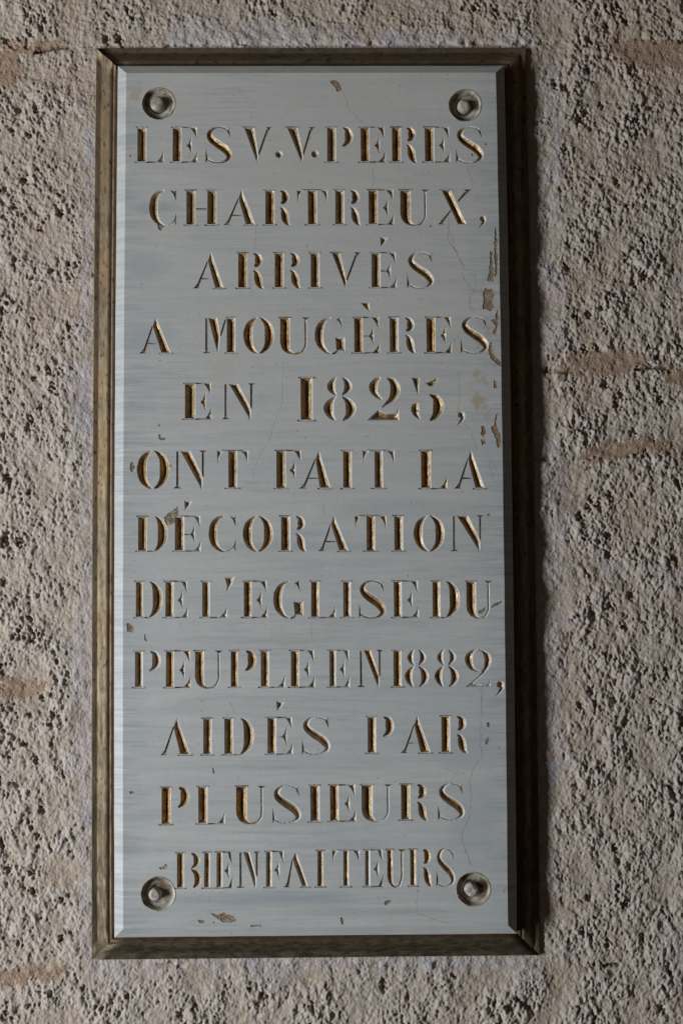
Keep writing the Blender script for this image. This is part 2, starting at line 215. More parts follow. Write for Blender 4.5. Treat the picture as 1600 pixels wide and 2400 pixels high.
def mat_panel():
    t = NT("painted_marble")
    st = t.noise(5, 6, 0.62, stretch=(0.8, 1, 8), dist=1.3)
    st2 = t.noise(16, 5, 0.7, stretch=(0.6, 1, 10), off=(1, 0, 4), dist=1.1)
    cloud = t.noise(5.5, 4, 0.55, stretch=(1.0, 1, 2.0))
    fine = t.noise(900, 2, 0.6)
    c = t.mix(t.ramp(st, [(0.36, 0.0), (0.66, 1.0)]), (0.47, 0.50, 0.505), (0.57, 0.585, 0.575))
    c = t.mix(t.ramp(st2, [(0.54, 0.0), (0.78, 0.50)]), c, (0.28, 0.32, 0.36))
    c = t.mix(t.ramp(st2, [(0.22, 0.45), (0.40, 0.0)]), c, (0.60, 0.61, 0.60))
    # warm grey at the head, bluer lower down (tint of the light put into the colour)
    sep = t.n("ShaderNodeSeparateXYZ"); t.link(t.co, sep.inputs[0])
    up = t.math('MULTIPLY_ADD', sep.outputs[2], 1.0); up.node.inputs[2].default_value = 0.5
    up = t.math('ADD', up, t.math('MULTIPLY', t.math('SUBTRACT', cloud, 0.5), 0.9))
    c = t.mix(t.ramp(up, [(0.30, 0.0), (0.95, 0.72)]), c, (0.50, 0.50, 0.475))
    brush = t.noise(55, 3, 0.6, stretch=(0.18, 1, 5), off=(2, 0, 7), dist=1.0)
    calm = t.ramp(t.noise(7, 3, 0.5, off=(1, 8, 3)), [(0.42, 0.0), (0.62, 1.0)])
    c = t.mix(t.math('MULTIPLY', calm, t.ramp(brush, [(0.50, 0.0), (0.70, 0.55)])), c, (0.33, 0.37, 0.405))
    c = t.mix(t.ramp(brush, [(0.28, 0.26), (0.46, 0.0)]), c, (0.57, 0.595, 0.60))
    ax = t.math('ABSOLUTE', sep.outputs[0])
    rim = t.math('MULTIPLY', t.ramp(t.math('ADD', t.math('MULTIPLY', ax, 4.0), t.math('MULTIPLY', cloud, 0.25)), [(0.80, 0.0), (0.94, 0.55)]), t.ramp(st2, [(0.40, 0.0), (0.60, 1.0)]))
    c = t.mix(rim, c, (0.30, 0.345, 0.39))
    # yellowish stains
    yst = t.noise(12, 5, 0.6, off=(7, 3, 9))
    c = t.mix(t.ramp(yst, [(0.64, 0.0), (0.80, 0.5)]), c, (0.45, 0.38, 0.27))
    # ochre staining along the flaking, upper right
    sx = t.math('MULTIPLY', t.math('SUBTRACT', sep.outputs[0], 0.183), 28.0)
    sz = t.math('MULTIPLY', t.math('SUBTRACT', sep.outputs[2], 0.15), 5.2)
    sr = t.math('ADD', t.math('MULTIPLY', sx, sx), t.math('MULTIPLY', sz, sz))
    sr = t.math('ADD', sr, t.math('MULTIPLY', t.noise(38, 5, 0.72, off=(3, 2, 6)), 1.9))
    c = t.mix(t.ramp(sr, [(0.80, 0.75), (1.25, 0.0)]), c, (0.40, 0.33, 0.225))
    # blue-grey overpainting strokes and grey smudges where they are on the panel
    for (mx, mz, ex, ez, am, col) in ((-0.06, -0.437, 0.15, 0.010, 0.75, (0.33, 0.385, 0.43)), (0.05, -0.452, 0.13, 0.006, 0.6, (0.36, 0.41, 0.44)),
                                      (-0.182, 0.25, 0.035, 0.020, 0.45, (0.31, 0.345, 0.38)), (-0.182, 0.17, 0.04, 0.02, 0.55, (0.33, 0.37, 0.40)),
                                      (-0.172, 0.315, 0.035, 0.009, 0.6, (0.30, 0.34, 0.37)), (0.16, -0.28, 0.05, 0.03, 0.5, (0.37, 0.42, 0.46)),
                                      (0.10, -0.02, 0.12, 0.015, 0.35, (0.36, 0.40, 0.42)), (0.17, -0.36, 0.035, 0.05, 0.5, (0.37, 0.42, 0.47)),
                                      (-0.03, -0.06, 0.16, 0.006, 0.5, (0.37, 0.40, 0.42)), (0.0, 0.412, 0.19, 0.012, 0.4, (0.50, 0.50, 0.51))):
        ux = t.math('MULTIPLY', t.math('SUBTRACT', sep.outputs[0], mx), 1/ex)
        uz = t.math('MULTIPLY', t.math('SUBTRACT', sep.outputs[2], mz), 1/ez)
        ur = t.math('ADD', t.math('ADD', t.math('MULTIPLY', ux, ux), t.math('MULTIPLY', uz, uz)), t.math('MULTIPLY', st2, 2.2))
        c = t.mix(t.ramp(t.math('MULTIPLY', ur, 0.5), [(0.52, am), (1.0, 0.0)]), c, col)
    # rusty stain at the head, left corner
    dx = t.math('MULTIPLY', t.math('ADD', sep.outputs[0], 0.196), 55.0)
    dz = t.math('MULTIPLY', t.math('SUBTRACT', sep.outputs[2], 0.447), 38.0)
    rr = t.math('ADD', t.math('MULTIPLY', dx, dx), t.math('MULTIPLY', dz, dz))
    rr = t.math('ADD', rr, t.math('MULTIPLY', t.noise(90, 3, 0.7), 1.6))
    c = t.mix(t.ramp(rr, [(0.72, 0.6), (1.0, 0.0)]), c, (0.42, 0.34, 0.23))
    speck = t.noise(260, 2, 0.5, off=(2, 2, 2))
    c = t.mix(t.ramp(speck, [(0.70, 0.0), (0.76, 0.5)]), c, (0.20, 0.18, 0.15))
    b = t.bump(st, 0.18, 0.0010)
    b = t.bump(cloud, 0.5, 0.003, b)
    b = t.bump(t.noise(60, 3, 0.6), 0.25, 0.0008, b)
    b = t.bump(fine, 0.12, 0.0003, b)
    return t.out(c, 0.55, 0, b, 0.35)

def mat_chip():
    t = NT("bare_ground_under_paint")
    f = t.noise(350, 3, 0.6)
    g = t.noise(40, 2, 0.5)
    c = t.mix(t.ramp(f, [(0.4, 0.0), (0.62, 1.0)]), (0.19, 0.125, 0.075), (0.32, 0.23, 0.145))
    c = t.mix(t.ramp(g, [(0.50, 0.0), (0.65, 0.5)]), c, (0.24, 0.22, 0.18))
    c = t.mix(t.ramp(t.noise(210, 4, 0.7, off=(1, 5, 5)), [(0.54, 0.0), (0.60, 0.8)]), c, (0.44, 0.42, 0.37))
    return t.out(c, 0.85, 0, t.bump(f, 0.6, 0.0006), 0.2)

def mat_crack():
    t = NT("filled_crack")
    f = t.noise(160, 3, 0.6)
    c = t.mix(t.ramp(f, [(0.40, 0.0), (0.60, 1.0)]), (0.46, 0.46, 0.43), (0.33, 0.26, 0.17))
    return t.out(c, 0.8, 0, None, 0.2)

def mat_letter():
    """Gilded V-cut: bare marble along the lip, worn gold leaf inside."""
    t = NT("gilded_cut_letter")
    d = t.attr("depth")
    f = t.noise(230, 4, 0.6, stretch=(1, 1, 0.6))
    g = t.noise(75, 3, 0.6, off=(4, 4, 4))
    gold = t.mix(t.ramp(f, [(0.35, 0.0), (0.65, 1.0)]), (0.22, 0.12, 0.05), (0.66, 0.45, 0.22))
    gold = t.mix(t.attr('tone'), gold, t.mix(f, (0.22, 0.15, 0.08), (0.64, 0.50, 0.29)))
    gold = t.mix(t.ramp(g, [(0.55, 0.0), (0.72, 0.7)]), gold, (0.30, 0.23, 0.16))
    edge = t.math('ADD', d, t.math('MULTIPLY', t.math('SUBTRACT', f, 0.5), 0.8))
    edge = t.math('ADD', edge, t.math('MULTIPLY', t.math('SUBTRACT', g, 0.5), 1.2))
    edge = t.math('SUBTRACT', edge, t.attr('worn'))
    k = t.ramp(t.math('MULTIPLY', edge, 0.5), [(0.36, 0.0), (0.48, 1.0)])
    c = t.mix(k, (0.52, 0.53, 0.53), gold)
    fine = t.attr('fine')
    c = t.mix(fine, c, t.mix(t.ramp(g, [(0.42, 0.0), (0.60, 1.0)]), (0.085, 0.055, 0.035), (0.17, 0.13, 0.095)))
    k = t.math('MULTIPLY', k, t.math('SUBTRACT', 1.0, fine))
    met = t.math('MULTIPLY', k, 0.60)
    n = t.bump(f, 0.6, 0.0010)
    n = t.bump(g, 0.8, 0.002, n)
    return t.out(c, t.ramp(f, [(0.3, 0.52), (0.7, 0.42)]), met, n, 0.4)

def mat_frame(axis):
    t = NT("bronzed_frame_" + axis)
    s = (1.0, 1, 0.22) if axis == 'upright' else (0.35, 1, 1.0)
    g = t.noise(210, 4, 0.65, stretch=s)
    w = t.noise(9, 4, 0.6, off=(3, 3, 3))
    sp = t.noise(240, 2, 0.5, off=(5, 1, 1), stretch=(1, 1, 0.5) if axis == 'upright' else (0.5, 1, 1))
    c = t.mix(t.ramp(g, [(0.32, 0.0), (0.66, 1.0)]), (0.105, 0.085, 0.055), (0.25, 0.20, 0.135))
    c = t.mix(t.ramp(w, [(0.40, 0.0), (0.66, 0.75)]), c, (0.25, 0.165, 0.09))
    c = t.mix(t.ramp(sp, [(0.60, 0.0), (0.68, 0.8)]), c, (0.06, 0.04, 0.025))
    if axis == 'level':
        c = t.mix(0.25, c, (0.05, 0.046, 0.03))  # level rails catch less side light; that shade is put into the colour
    # green-brown weathering on the lower half
    sep = t.n("ShaderNodeSeparateXYZ"); t.link(t.co, sep.inputs[0])
    lo = t.math('ADD', t.math('MULTIPLY', sep.outputs[2], -1.3), t.math('MULTIPLY', t.math('SUBTRACT', w, 0.5), 1.6))
    c = t.mix(t.ramp(lo, [(0.12, 0.0), (0.55, 0.72)]), c, t.mix(t.ramp(g, [(0.42, 0.0), (0.60, 1.0)]), (0.035, 0.033, 0.022), (0.125, 0.10, 0.068)))
    n = t.bump(g, 0.35, 0.0008)
    n = t.bump(sp, 0.4, 0.0006, n)
    n = t.bump(t.noise(16, 3, 0.6, off=(1, 1, 6)), 0.5, 0.004, n)
    # bare gesso / red bole colours in the profile
    lip = t.attr("lip")
    c = t.mix(t.math('MULTIPLY', lip, 0.6), c, (0.20, 0.10, 0.05))
    return t.out(c, t.ramp(g, [(0.3, 0.66), (0.7, 0.54)]), 0.62, n, 0.3)

def mat_simple(name, c0, c1, scale, rough, metal=0.0, bump=0.5, red=False):
    t = NT(name)
    f = t.noise(scale, 4, 0.65)
    c = t.mix(t.ramp(f, [(0.35, 0.0), (0.65, 1.0)]), c0, c1)
    if red:
        r = t.noise(160, 2, 0.5, off=(9, 1, 4))
        c = t.mix(t.ramp(r, [(0.60, 0.0), (0.66, 1.0)]), c, (0.28, 0.07, 0.045))
    return t.out(c, rough, metal, t.bump(f, bump, 0.0012), 0.35)

M_WALL = mat_wall(); M_PANEL = mat_panel(); M_CHIP = mat_chip(); M_CRACK = mat_crack(); M_LET = mat_letter()
M_FV = mat_frame('upright'); M_FH = mat_frame('level')
M_CUP = mat_simple("painted_bolt_seat", (0.14, 0.09, 0.045), (0.52, 0.51, 0.45), 75, 0.85)
M_BOLT = mat_simple("painted_bolt_head", (0.27, 0.24, 0.20), (0.58, 0.57, 0.54), 140, 0.75, red=True)
M_BOLTB = mat_simple("worn_bolt_head", (0.16, 0.13, 0.09), (0.52, 0.50, 0.42), 120, 0.75)

# ------------------------------------------------------------------ numpy noise on the wall grid
STEP = 1.05
X0, X1, Z0, Z1 = -470.0, 520.0, -690.0, 670.0
gx = np.arange(X0, X1 + STEP, STEP); gz = np.arange(Z0, Z1 + STEP, STEP)
NX, NZ = len(gx), len(gz)
GX, GZ = np.meshgrid(gx, gz)

def band(lo, hi, stretch=1.0, ang=0.0, seed=0):
    """Random field holding wavelengths lo..hi (mm), unit variance."""
    r = np.random.default_rng(seed)
    F = np.fft.rfft2(r.standard_normal((NZ, NX)))
    kz = np.fft.fftfreq(NZ, STEP)[:, None]; kx = np.fft.rfftfreq(NX, STEP)[None, :]
    ca, sa = math.cos(ang), math.sin(ang)
    ku = (kx*ca + kz*sa); kv = (-kx*sa + kz*ca)*stretch
    k = np.sqrt(ku*ku + kv*kv) + 1e-9
    w = np.exp(-(np.log(k*math.sqrt(lo*hi))/ (0.5*math.log(hi/lo)))**2)
    f = np.fft.irfft2(F*w, s=(NZ, NX))
    return (f - f.mean())/f.std()

def fractal(lo, hi, p, stretch=1.3, ang=0.15, seed=0):
    """Power-law field between wavelengths lo..hi (mm), unit variance: grain of every size."""
    r = np.random.default_rng(seed)
    F = np.fft.rfft2(r.standard_normal((NZ, NX)))
    kz = np.fft.fftfreq(NZ, STEP)[:, None]; kx = np.fft.rfftfreq(NX, STEP)[None, :]
    ca, sa = math.cos(ang), math.sin(ang)
    k = np.sqrt((kx*ca + kz*sa)**2 + ((-kx*sa + kz*ca)*stretch)**2) + 1e-9
    w = k**(-p) / (1 + (k*lo)**6) * (1/(1 + (1/(k*hi))**4))
    f = np.fft.irfft2(F*w, s=(NZ, NX))
    return (f - f.mean())/f.std()

def poly_mask(poly, soft, jitter=None):
    """1 inside the polygon, fading over 'soft' mm (signed distance, wobbled by jitter)."""
    P = np.array(poly, float); n = len(P)
    inside = np.zeros(GX.shape, bool); dist = np.full(GX.shape, 1e9)
    x0, x1 = P[:, 0].min()-30, P[:, 0].max()+30; z0, z1 = P[:, 1].min()-30, P[:, 1].max()+30
    i0, i1 = np.searchsorted(gx, (x0, x1)); j0, j1 = np.searchsorted(gz, (z0, z1))
    if i0 >= i1 or j0 >= j1: return np.zeros(GX.shape)
    gX, gZ = GX[j0:j1, i0:i1], GZ[j0:j1, i0:i1]
    ins = np.zeros(gX.shape, bool); ds = np.full(gX.shape, 1e9)
    for i in range(n):
        ax, az = P[i]; bx, bz = P[(i+1) % n]
        t = np.clip(((gX-ax)*(bx-ax)+(gZ-az)*(bz-az))/((bx-ax)**2+(bz-az)**2+1e-9), 0, 1)
        ds = np.minimum(ds, np.hypot(gX-ax-t*(bx-ax), gZ-az-t*(bz-az)))
        if abs(bz-az) > 1e-9:
            c = ((az > gZ) != (bz > gZ)) & (gX < (bx-ax)*(gZ-az)/(bz-az)+ax)
            ins ^= c
    sd = np.where(ins, ds, -ds)
    if jitter is not None: sd = sd + jitter[j0:j1, i0:i1]
    out = np.zeros(GX.shape)
    out[j0:j1, i0:i1] = np.clip(sd/soft + 0.5, 0, 1)
    return out

def line_dist(pl):
    ds = np.full(GX.shape, 1e9)
    for (ax, az), (bx, bz) in zip(pl[:-1], pl[1:]):
        t = np.clip(((GX-ax)*(bx-ax)+(GZ-az)*(bz-az))/((bx-ax)**2+(bz-az)**2), 0, 1)
        ds = np.minimum(ds, np.hypot(GX-ax-t*(bx-ax), GZ-az-t*(bz-az)))
    return ds

# ------------------------------------------------------------------ wall of porous stone blocks
def build_wall():
    n_hi = band(2.2, 4.5, 1.25, 0.25, 1)
    n_md = band(4.0, 8.0, 1.3, 0.3, 2)
    n_lo = band(9, 22, 1.2, 0.3, 3)
    n_xl = band(45, 130, 1, 0, 4)
    wob = band(10, 30, 1, 0, 5)
    wob2 = band(3.5, 8, 1, 0, 6)
    rough_amt = np.clip(0.95 + 0.26*n_xl + 0.12*(np.abs(GX) > 300), 0.55, 1.4)
    mort = np.zeros(GX.shape)
    for P in MORTAR:
        mort = np.maximum(mort, poly_mask(P, 3.0, wob*2.6 + wob2*1.1))
    lime = np.zeros(GX.shape)
    for P in LIME:
        lime = np.maximum(lime, poly_mask(P, 9, wob*5 + wob2*2.2))
    # round the frame the render was smoothed by hand
    fd = np.maximum(np.abs(GX)-242, np.abs(GZ)-504)
    smear = np.clip(1.0 - (fd - 8 + wob*7)/20.0, 0, 1)*(fd > -40)
    smooth = np.clip(np.maximum.reduce([mort*0.93, lime*0.80, smear*0.80]), 0, 1)
    # porous skin: crumbly relief of every size, ragged holes let into it in clusters
    f1 = fractal(2.6, 45, 1.15, 1.3, 0.15, 21)
    f2 = fractal(2.8, 34, 1.15, 1.5, 0.30, 22)
    f3 = fractal(2.4, 8, 0.2, 1.2, 0.0, 24)
    g = np.hypot(*np.gradient(f1, STEP)).std() + 1e-9
    relief = f1*(0.20/g)
    relief += 0.165*f3 + 0.05*n_hi
    thr = 1.50 - 0.32*n_xl - 0.10*f3 - 0.10*(np.abs(GX) > 290)
    pores = np.clip(f2 - thr, 0, 1.4)
    relief = np.minimum(relief, 0.62 + 0.5*relief)          # weathered flat on top
    h = relief*rough_amt - 2.3*pores*np.clip(rough_amt, .6, 1.3)
    h = h*(1-smooth) + smooth*(0.13*f3 + 0.25*wob + 0.28*relief)
    h = h + 0.7*n_xl
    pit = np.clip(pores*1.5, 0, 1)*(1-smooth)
    # named larger hollows, ragged
    for (px, pz, r) in PITS:
        rr = r*0.62
        i0, i1 = np.searchsorted(gx, (px-20, px+20)); j0, j1 = np.searchsorted(gz, (pz-20, pz+20))
        if i0 >= i1 or j0 >= j1: continue
        dx, dz = GX[j0:j1, i0:i1]-px, GZ[j0:j1, i0:i1]-pz
        a = 0.35 + 0.5*math.sin(px*0.7+pz)
        u = dx*math.cos(a)+dz*math.sin(a); v = -dx*math.sin(a)+dz*math.cos(a)
        d = np.hypot(u, v*0.72) + wob2[j0:j1, i0:i1]*1.0
        k = np.clip(1.25 - d/rr, 0, 1)
        k = k*k*(3-2*k)
        h[j0:j1, i0:i1] = h[j0:j1, i0:i1]*(1-0.6*k) - 5.2*k
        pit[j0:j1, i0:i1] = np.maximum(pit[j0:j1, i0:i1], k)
    # joints between the blocks
    jd = np.full(GX.shape, 1e9)
    for pl in JOINTS[:-1]:
        jd = np.minimum(jd, line_dist(pl) + wob*1.6)
    groove = np.clip(1 - np.abs(jd)/3.2, 0, 1)*np.clip(0.5+0.6*n_xl+0.3*wob, 0.12, 1)
    h -= 3.0*groove*(1-lime*0.6)
    # courses stand a little proud of each other
    h += np.where(GZ + wob*1.6 > np.interp(GX, [p[0] for p in JOINTS[0]], [p[1] for p in JOINTS[0]]), 1.3, 0.0)
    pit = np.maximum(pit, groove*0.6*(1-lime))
    # the hairline gaps left open beside three mortar beds
    for (ax, az, bx, bz) in SLITS:
        d = line_dist([(ax, az), ((ax+bx)/2, (az+bz)/2 + 1.0), (bx, bz)]) + wob2*0.35
        k = np.clip(1.35 - d/1.7, 0, 1)
        h -= 6*k; pit = np.maximum(pit, k)
    h = np.clip(h, -9, 4.0)
    behind = (np.abs(GX) < 236) & (np.abs(GZ) < 498)
    h = np.where(behind, -1.0, h)
    mort_c = mort.copy()
    tint = np.clip(0.45 + 0.35*n_xl + 0.25*band(14, 40, 1, 0, 9) - GZ/1400.0, 0, 1)
    # which block does a point belong to
    def above(pl):
        P = np.array(pl, float)
        return GZ + wob*1.6 > np.interp(GX, P[:, 0], P[:, 1])
    J = JOINTS
    left = GX < 30
    lab = np.zeros(GX.shape, int)
    top = above(J[0]); bot = ~above(J[3])
    lab[:] = 0
    lab[top] = 1
    lab[bot] = 2
    midz = ~top & ~bot
    lab[midz & left & above(J[1])] = 3
    lab[midz & left & ~above(J[1]) & above(J[2])] = 4
    lab[midz & left & ~above(J[1]) & ~above(J[2])] = 5
    lab[midz & ~left & above(J[4])] = 6
    lab[midz & ~left & ~above(J[4]) & above(J[5])] = 7
    lab[midz & ~left & ~above(J[4]) & ~above(J[5])] = 8
    lab[mort > 0.5] = 9
    co = np.stack([GX*MM, -h*MM, GZ*MM], -1).reshape(-1, 3)
    idx = np.arange(NX*NZ).reshape(NZ, NX)
    q = np.stack([idx[:-1, :-1], idx[:-1, 1:], idx[1:, 1:], idx[1:, :-1]], -1).reshape(-1, 4)
    ql = lab[:-1, :-1].ravel()
    qb = (behind[:-1, :-1] & behind[1:, 1:]).ravel()
    q, ql = q[~qb], ql[~qb]
    A = {"pit": pit.ravel(), "lime": lime.ravel(), "mortar": mort_c.ravel(), "tint": tint.ravel()}
    root = bpy.data.objects.new("wall", None); COL.objects.link(root)
    root['kind'] = 'structure'
    nice = {1: "stone_block", 2: "stone_block", 3: "stone_block", 4: "stone_block", 5: "stone_block",
            6: "stone_block", 7: "stone_block", 8: "stone_block", 9: "mortar"}
    for L_ in range(1, 10):
        f = q[ql == L_]
        if len(f) == 0: continue
        used, inv = np.unique(f.ravel(), return_inverse=True)
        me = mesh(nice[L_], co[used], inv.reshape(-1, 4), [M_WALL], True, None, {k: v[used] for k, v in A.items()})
        link(nice[L_], me, root)
    # masonry behind the plaque, so the blocks have a core
    v = [(x*MM, y*MM, z*MM) for x in (X0, X1) for y in (9.5, 180) for z in (Z0, Z1)]
    fcs = [(0, 1, 3, 2), (4, 6, 7, 5), (0, 4, 5, 1), (2, 3, 7, 6), (0, 2, 6, 4), (1, 5, 7, 3)]
    me = mesh("wall_core", v, fcs, [M_WALL], False, None, {k: [0.0]*8 for k in A})
    link("wall_core", me, root)
    return root

# ------------------------------------------------------------------ stencil-cut roman letters, unit cap height
def cr(pts, n=7):
    """Catmull-Rom through (x, y, halfwidth)."""
    P = [np.array(p, float) for p in pts]
    P = [2*P[0]-P[1]] + P + [2*P[-1]-P[-2]]
    out = []
    for i in range(1, len(P)-2):
        a, b, c, d = P[i-1:i+3]
        for k in range(n):
            t = k/n
            out.append(0.5*((2*b)+(-a+c)*t+(2*a-5*b+4*c-d)*t*t+(-a+3*b-3*c+d)*t**3))
    out.append(P[-2])
    return np.array(out)

def rib(pts, n=7, smooth=True):
    c = cr(pts, n) if smooth else np.array(pts, float)
    d = np.gradient(c[:, :2], axis=0)
    d /= (np.linalg.norm(d, axis=1)[:, None]+1e-9)
    nrm = np.stack([-d[:, 1], d[:, 0]], 1)
    w = np.maximum(c[:, 2:3] + 0.014*np.clip((c[:, 2:3]-.006)/.006, 0, 1), 0.006)
    a = c[:, :2]+nrm*w; b = c[:, :2]-nrm*w
    return dict(poly=np.vstack([a, b[::-1]]), mid=c[1:-1, :2])

def poly(pts, mid=None):
    return dict(poly=np.array(pts, float), mid=np.array(mid, float) if mid is not None else None)

def stem(x0, x1, y0=0.0, y1=1.0):
    m = (x0+x1)/2; h = (x1-x0)/2*0.95
    return poly([(x0, y0), (x1, y0), (x1, y1), (x0, y1)], [(m, y) for y in np.linspace(y0+h, y1-h, 5)])

HL = 0.038     # hairline cut
def hair(x0, x1, y):
    return poly([(x0, y-HL/2), (x1, y-HL/2), (x1, y+HL/2), (x0, y+HL/2)])
def foot(xc, w, y=0.0, up=1):
    return poly([(xc-w, y), (xc+w, y), (xc+w*0.25, y+up*0.055), (xc, y+up*0.13), (xc-w*0.25, y+up*0.055)])
def sers(x0, x1, y, e=0.08):
    return hair(x0-e, x1+e, y)

def wedge_tr(W, k=1.0):   # upper right arm end of E, F, C, G
    return poly([(W-.22*k, 1.01), (W+.005, 1.01), (W, .65), (W-.045, .76), (W-.095, .86), (W-.145*k, .935)])
def wedge_br(W, k=1.0):   # lower right arm end of E, L
    return poly([(W-.25*k, -.015), (W+.005, -.015), (W+.005, .355), (W-.035, .24), (W-.085, .13), (W-.16*k, .05)])
def spur(xm):
    return poly([(xm-.125, .475), (xm-.055, .55), (xm-.018, .65), (xm+.018, .77), (xm+.036, .475), (xm+.018, .20), (xm-.018, .315), (xm-.055, .405)])

def glyph(ch, W, s, extra):
    g = []
    if ch in 'EFLHITDPRB1':
        g.append(stem(0, s))
        g.append(sers(0, s, 0.0)); 
        if ch not in '1': g.append(sers(0, s, 1.0, 0.05))
    if ch == 'I': pass
    if ch == '1':
        g.append(sers(0, s, 0.99, 0.05))
    if ch == 'E':
        k = min(1.0, W/0.68)
        g += [hair(s, W-.1*k, .995), wedge_tr(W-.02, k), spur(s+(W-s)*.58), hair(s, W-.1*k, .004), wedge_br(W, k)]
        if extra[:1] and (W > .66): g.append(hair(s, s+(W-s)*.45, .475))
    if ch == 'F':
        k = min(1.0, W/0.66)
        g += [hair(s, W-.1, .995), wedge_tr(W, k), spur(s+(W-s)*.55)]
    if ch == 'L':
        g += [hair(s, W-.15, .0), wedge_br(W)]
    if ch == 'H':
        g += [stem(W-s, W), sers(W-s, W, 0.0), sers(W-s, W, 1.0, .04), hair(s, W-s, .46)]
    if ch == 'D':
        t = min(.125, .19*W)
        g += [rib([(W-.34, .995, .006), (W-.23, .90, .055), (W-t-.015, .70, t*.92), (W-t, .5, t), (W-t-.02, .28, t*.88), (W-.25, .09, .05), (W-.36, .0, .006)]), hair(s, W-.34, 0.0)]
    if ch == 'P':
        g += [rib([(W-.27, .99, .01), (W-.155, .92, .07), (W-.11, .76, .105), (W-.125, .62, .09), (W-.20, .51, .05), (W-.30, .455, .008)])]
    if ch == 'R':
        k = min(1, W/.7)
        g += [rib([(W-.27*k, .985, .01), (W-.17*k, .925, .06), (W-.13*k, .80, .095*k), (W-.155*k, .68, .075*k), (W-.25*k, .605, .012)]),
              rib([(W-.28*k, .50, .008), (W-.20*k, .44, .05*k), (W-.155*k, .31, .092*k), (W-.125*k, .16, .09*k), (W-.07*k, .045, .05*k), (W+.0, -.01, .01)])]
    if ch == 'B':
        g += [rib([(W-.28, .985, .008), (W-.175, .92, .05), (W-.12, .78, .085), (W-.155, .65, .055), (W-.28, .54, .008)]),
              rib([(W-.28, .53, .008), (W-.15, .44, .065), (W-.085, .27, .09), (W-.12, .11, .065), (W-.22, .015, .012)])]
    if ch == 'T':
        c = W*.5
        g = [stem(c-s/2, c+s/2), sers(c-s/2, c+s/2, 0.0, .10), hair(.12, W-.12, 1.0)]
        q = min(1.0, W/.8)
        g += [poly([(0, 1.0), (.20*q, 1.0), (.105*q, .90), (.055*q, .78), (.025, .60), (0.012, .75)]),
              poly([(W, 1.0), (W-.22*q, 1.0), (W-.125*q, .91), (W-.07*q, .80), (W-.018, .59), (W-.006, .75)])]
    if ch == 'C':
        g += [rib([(.56*W, 1.0, .012), (.36*W, .93, .05), (.20*W, .76, .088), (.155*W, .5, .107), (.20*W, .25, .09), (.38*W, .06, .045), (.60*W, -.005, .014), (.80*W, .035, .012), (.93*W, .12, .012)]),
              poly([(W-.19, 1.0), (W-.03, .955), (W, 1.01), (W-.005, .68), (W-.045, .80), (W-.09, .90)]),
              poly([(W, .36), (W-.005, -.01), (W-.045, .07), (W-.15, .03), (W-.055, .16)])]
    if ch == 'O':
        t = .118
        g += [rib([(.46*W, .995, .007), (.34*W, .93, .042), (.19*W, .76, .09), (t, .5, t), (.19*W, .24, .09), (.34*W, .06, .045), (.48*W, .0, .007)]),
              rib([(.54*W, 1.0, .007), (.66*W, .93, .042), (.81*W, .76, .09), (W-t, .5, t), (.81*W, .24, .09), (.66*W, .06, .045), (.52*W, .0, .007)])]
    if ch == 'G':
        g += [rib([(.54*W, .995, .010), (.34*W, .92, .045), (.19*W, .74, .09), (.14*W, .5, .105), (.19*W, .25, .09), (.38*W, .04, .035), (.56*W, -.012, .012)]),
              poly([(W-.25, .93), (W-.09, 1.02), (W-.08, .69), (W-.125, .79), (W-.165, .88)]),
              poly([(W-.27, .44), (W, .44), (W, 0), (W-.06, .07), (W-.24, .07)], [(W-.13, .33), (W-.13, .18)]),
              rib([(.56*W, -.012, .012), (.66*W, 0.0, .012), (W-.2, .08, .012)])]
    if ch == 'U':
        t = s/2
        g += [rib([(t, 1.0, t), (t, .82, t), (t, .55, t), (t, .30, t), (t*1.25, .15, t*.82), (t*1.9, .045, t*.42), (.52*W, -.01, .020), (.78*W, .02, .020), (W-.06, .12, .018), (W-.02, .26, .018), (W-.02, .6, .018), (W-.02, .93, .018)], 5),
              foot(W-.02, .115, 1.0, -1), sers(0, s, 1.0, .06)]
    if ch == 'V':
        xa = (extra[0] if extra else .44*W)
        g += [poly([(0, 1), (s, 1), (xa+.045, .17), (xa, -.03), (xa-.03, .06)], [(s/2+.03, .86), (xa*.55+s*.25, .55), (xa-.01+.005, .2), (xa+.002, .1)]),
              rib([(xa+.03, .17, .014), (W-.03, .93, .016)], smooth=False), foot(W, .09, 1.0, -1), sers(0, s, 1.0, .05)]
    if ch == 'A':
        xa = extra[0]; cross = len(extra) < 2
        fx = .0
        g += [poly([(xa, 1.03), (xa+.035, .93), (W, 0), (W-s, 0), (xa-.085, .76), (xa-.03, .93)], [(xa+.0, .84), (xa*.5+(W-s/2)*.5-.0, .47), (W-s/2-.02, .13)]),
              rib([(fx+.03, .05, .018), (xa-.075, .77, .012)], smooth=False), foot(fx, .10), hair(W-s-.07, W+.07, -.004)]
        if cross:
            yk = .27
            g.append(hair(fx+(xa-fx)*yk+.02, W-s-(W-s-xa+.085)*yk*.99, yk))
    if ch == 'N':
        d0 = .10
        a = d0 + .02
        g += [poly([(d0-.02, 1), (d0+s*1.02, 1), (W+.0, .30), (W-.005, .06), (W-.035, -.06), (W-.075, .06)], [(d0+s*.5+.03, .86), ((d0+s*.5+W-.03)/2, .57), (W-.065, .24), (W-.04, .1)]),
              rib([(.0, .08, .017), (0.0, .98, .015)], smooth=False), foot(0.0, .12),
              rib([(W+.005, .28, .014), (W+.01, .95, .016)], smooth=False), foot(W+.01, .10, 1.0, -1)]
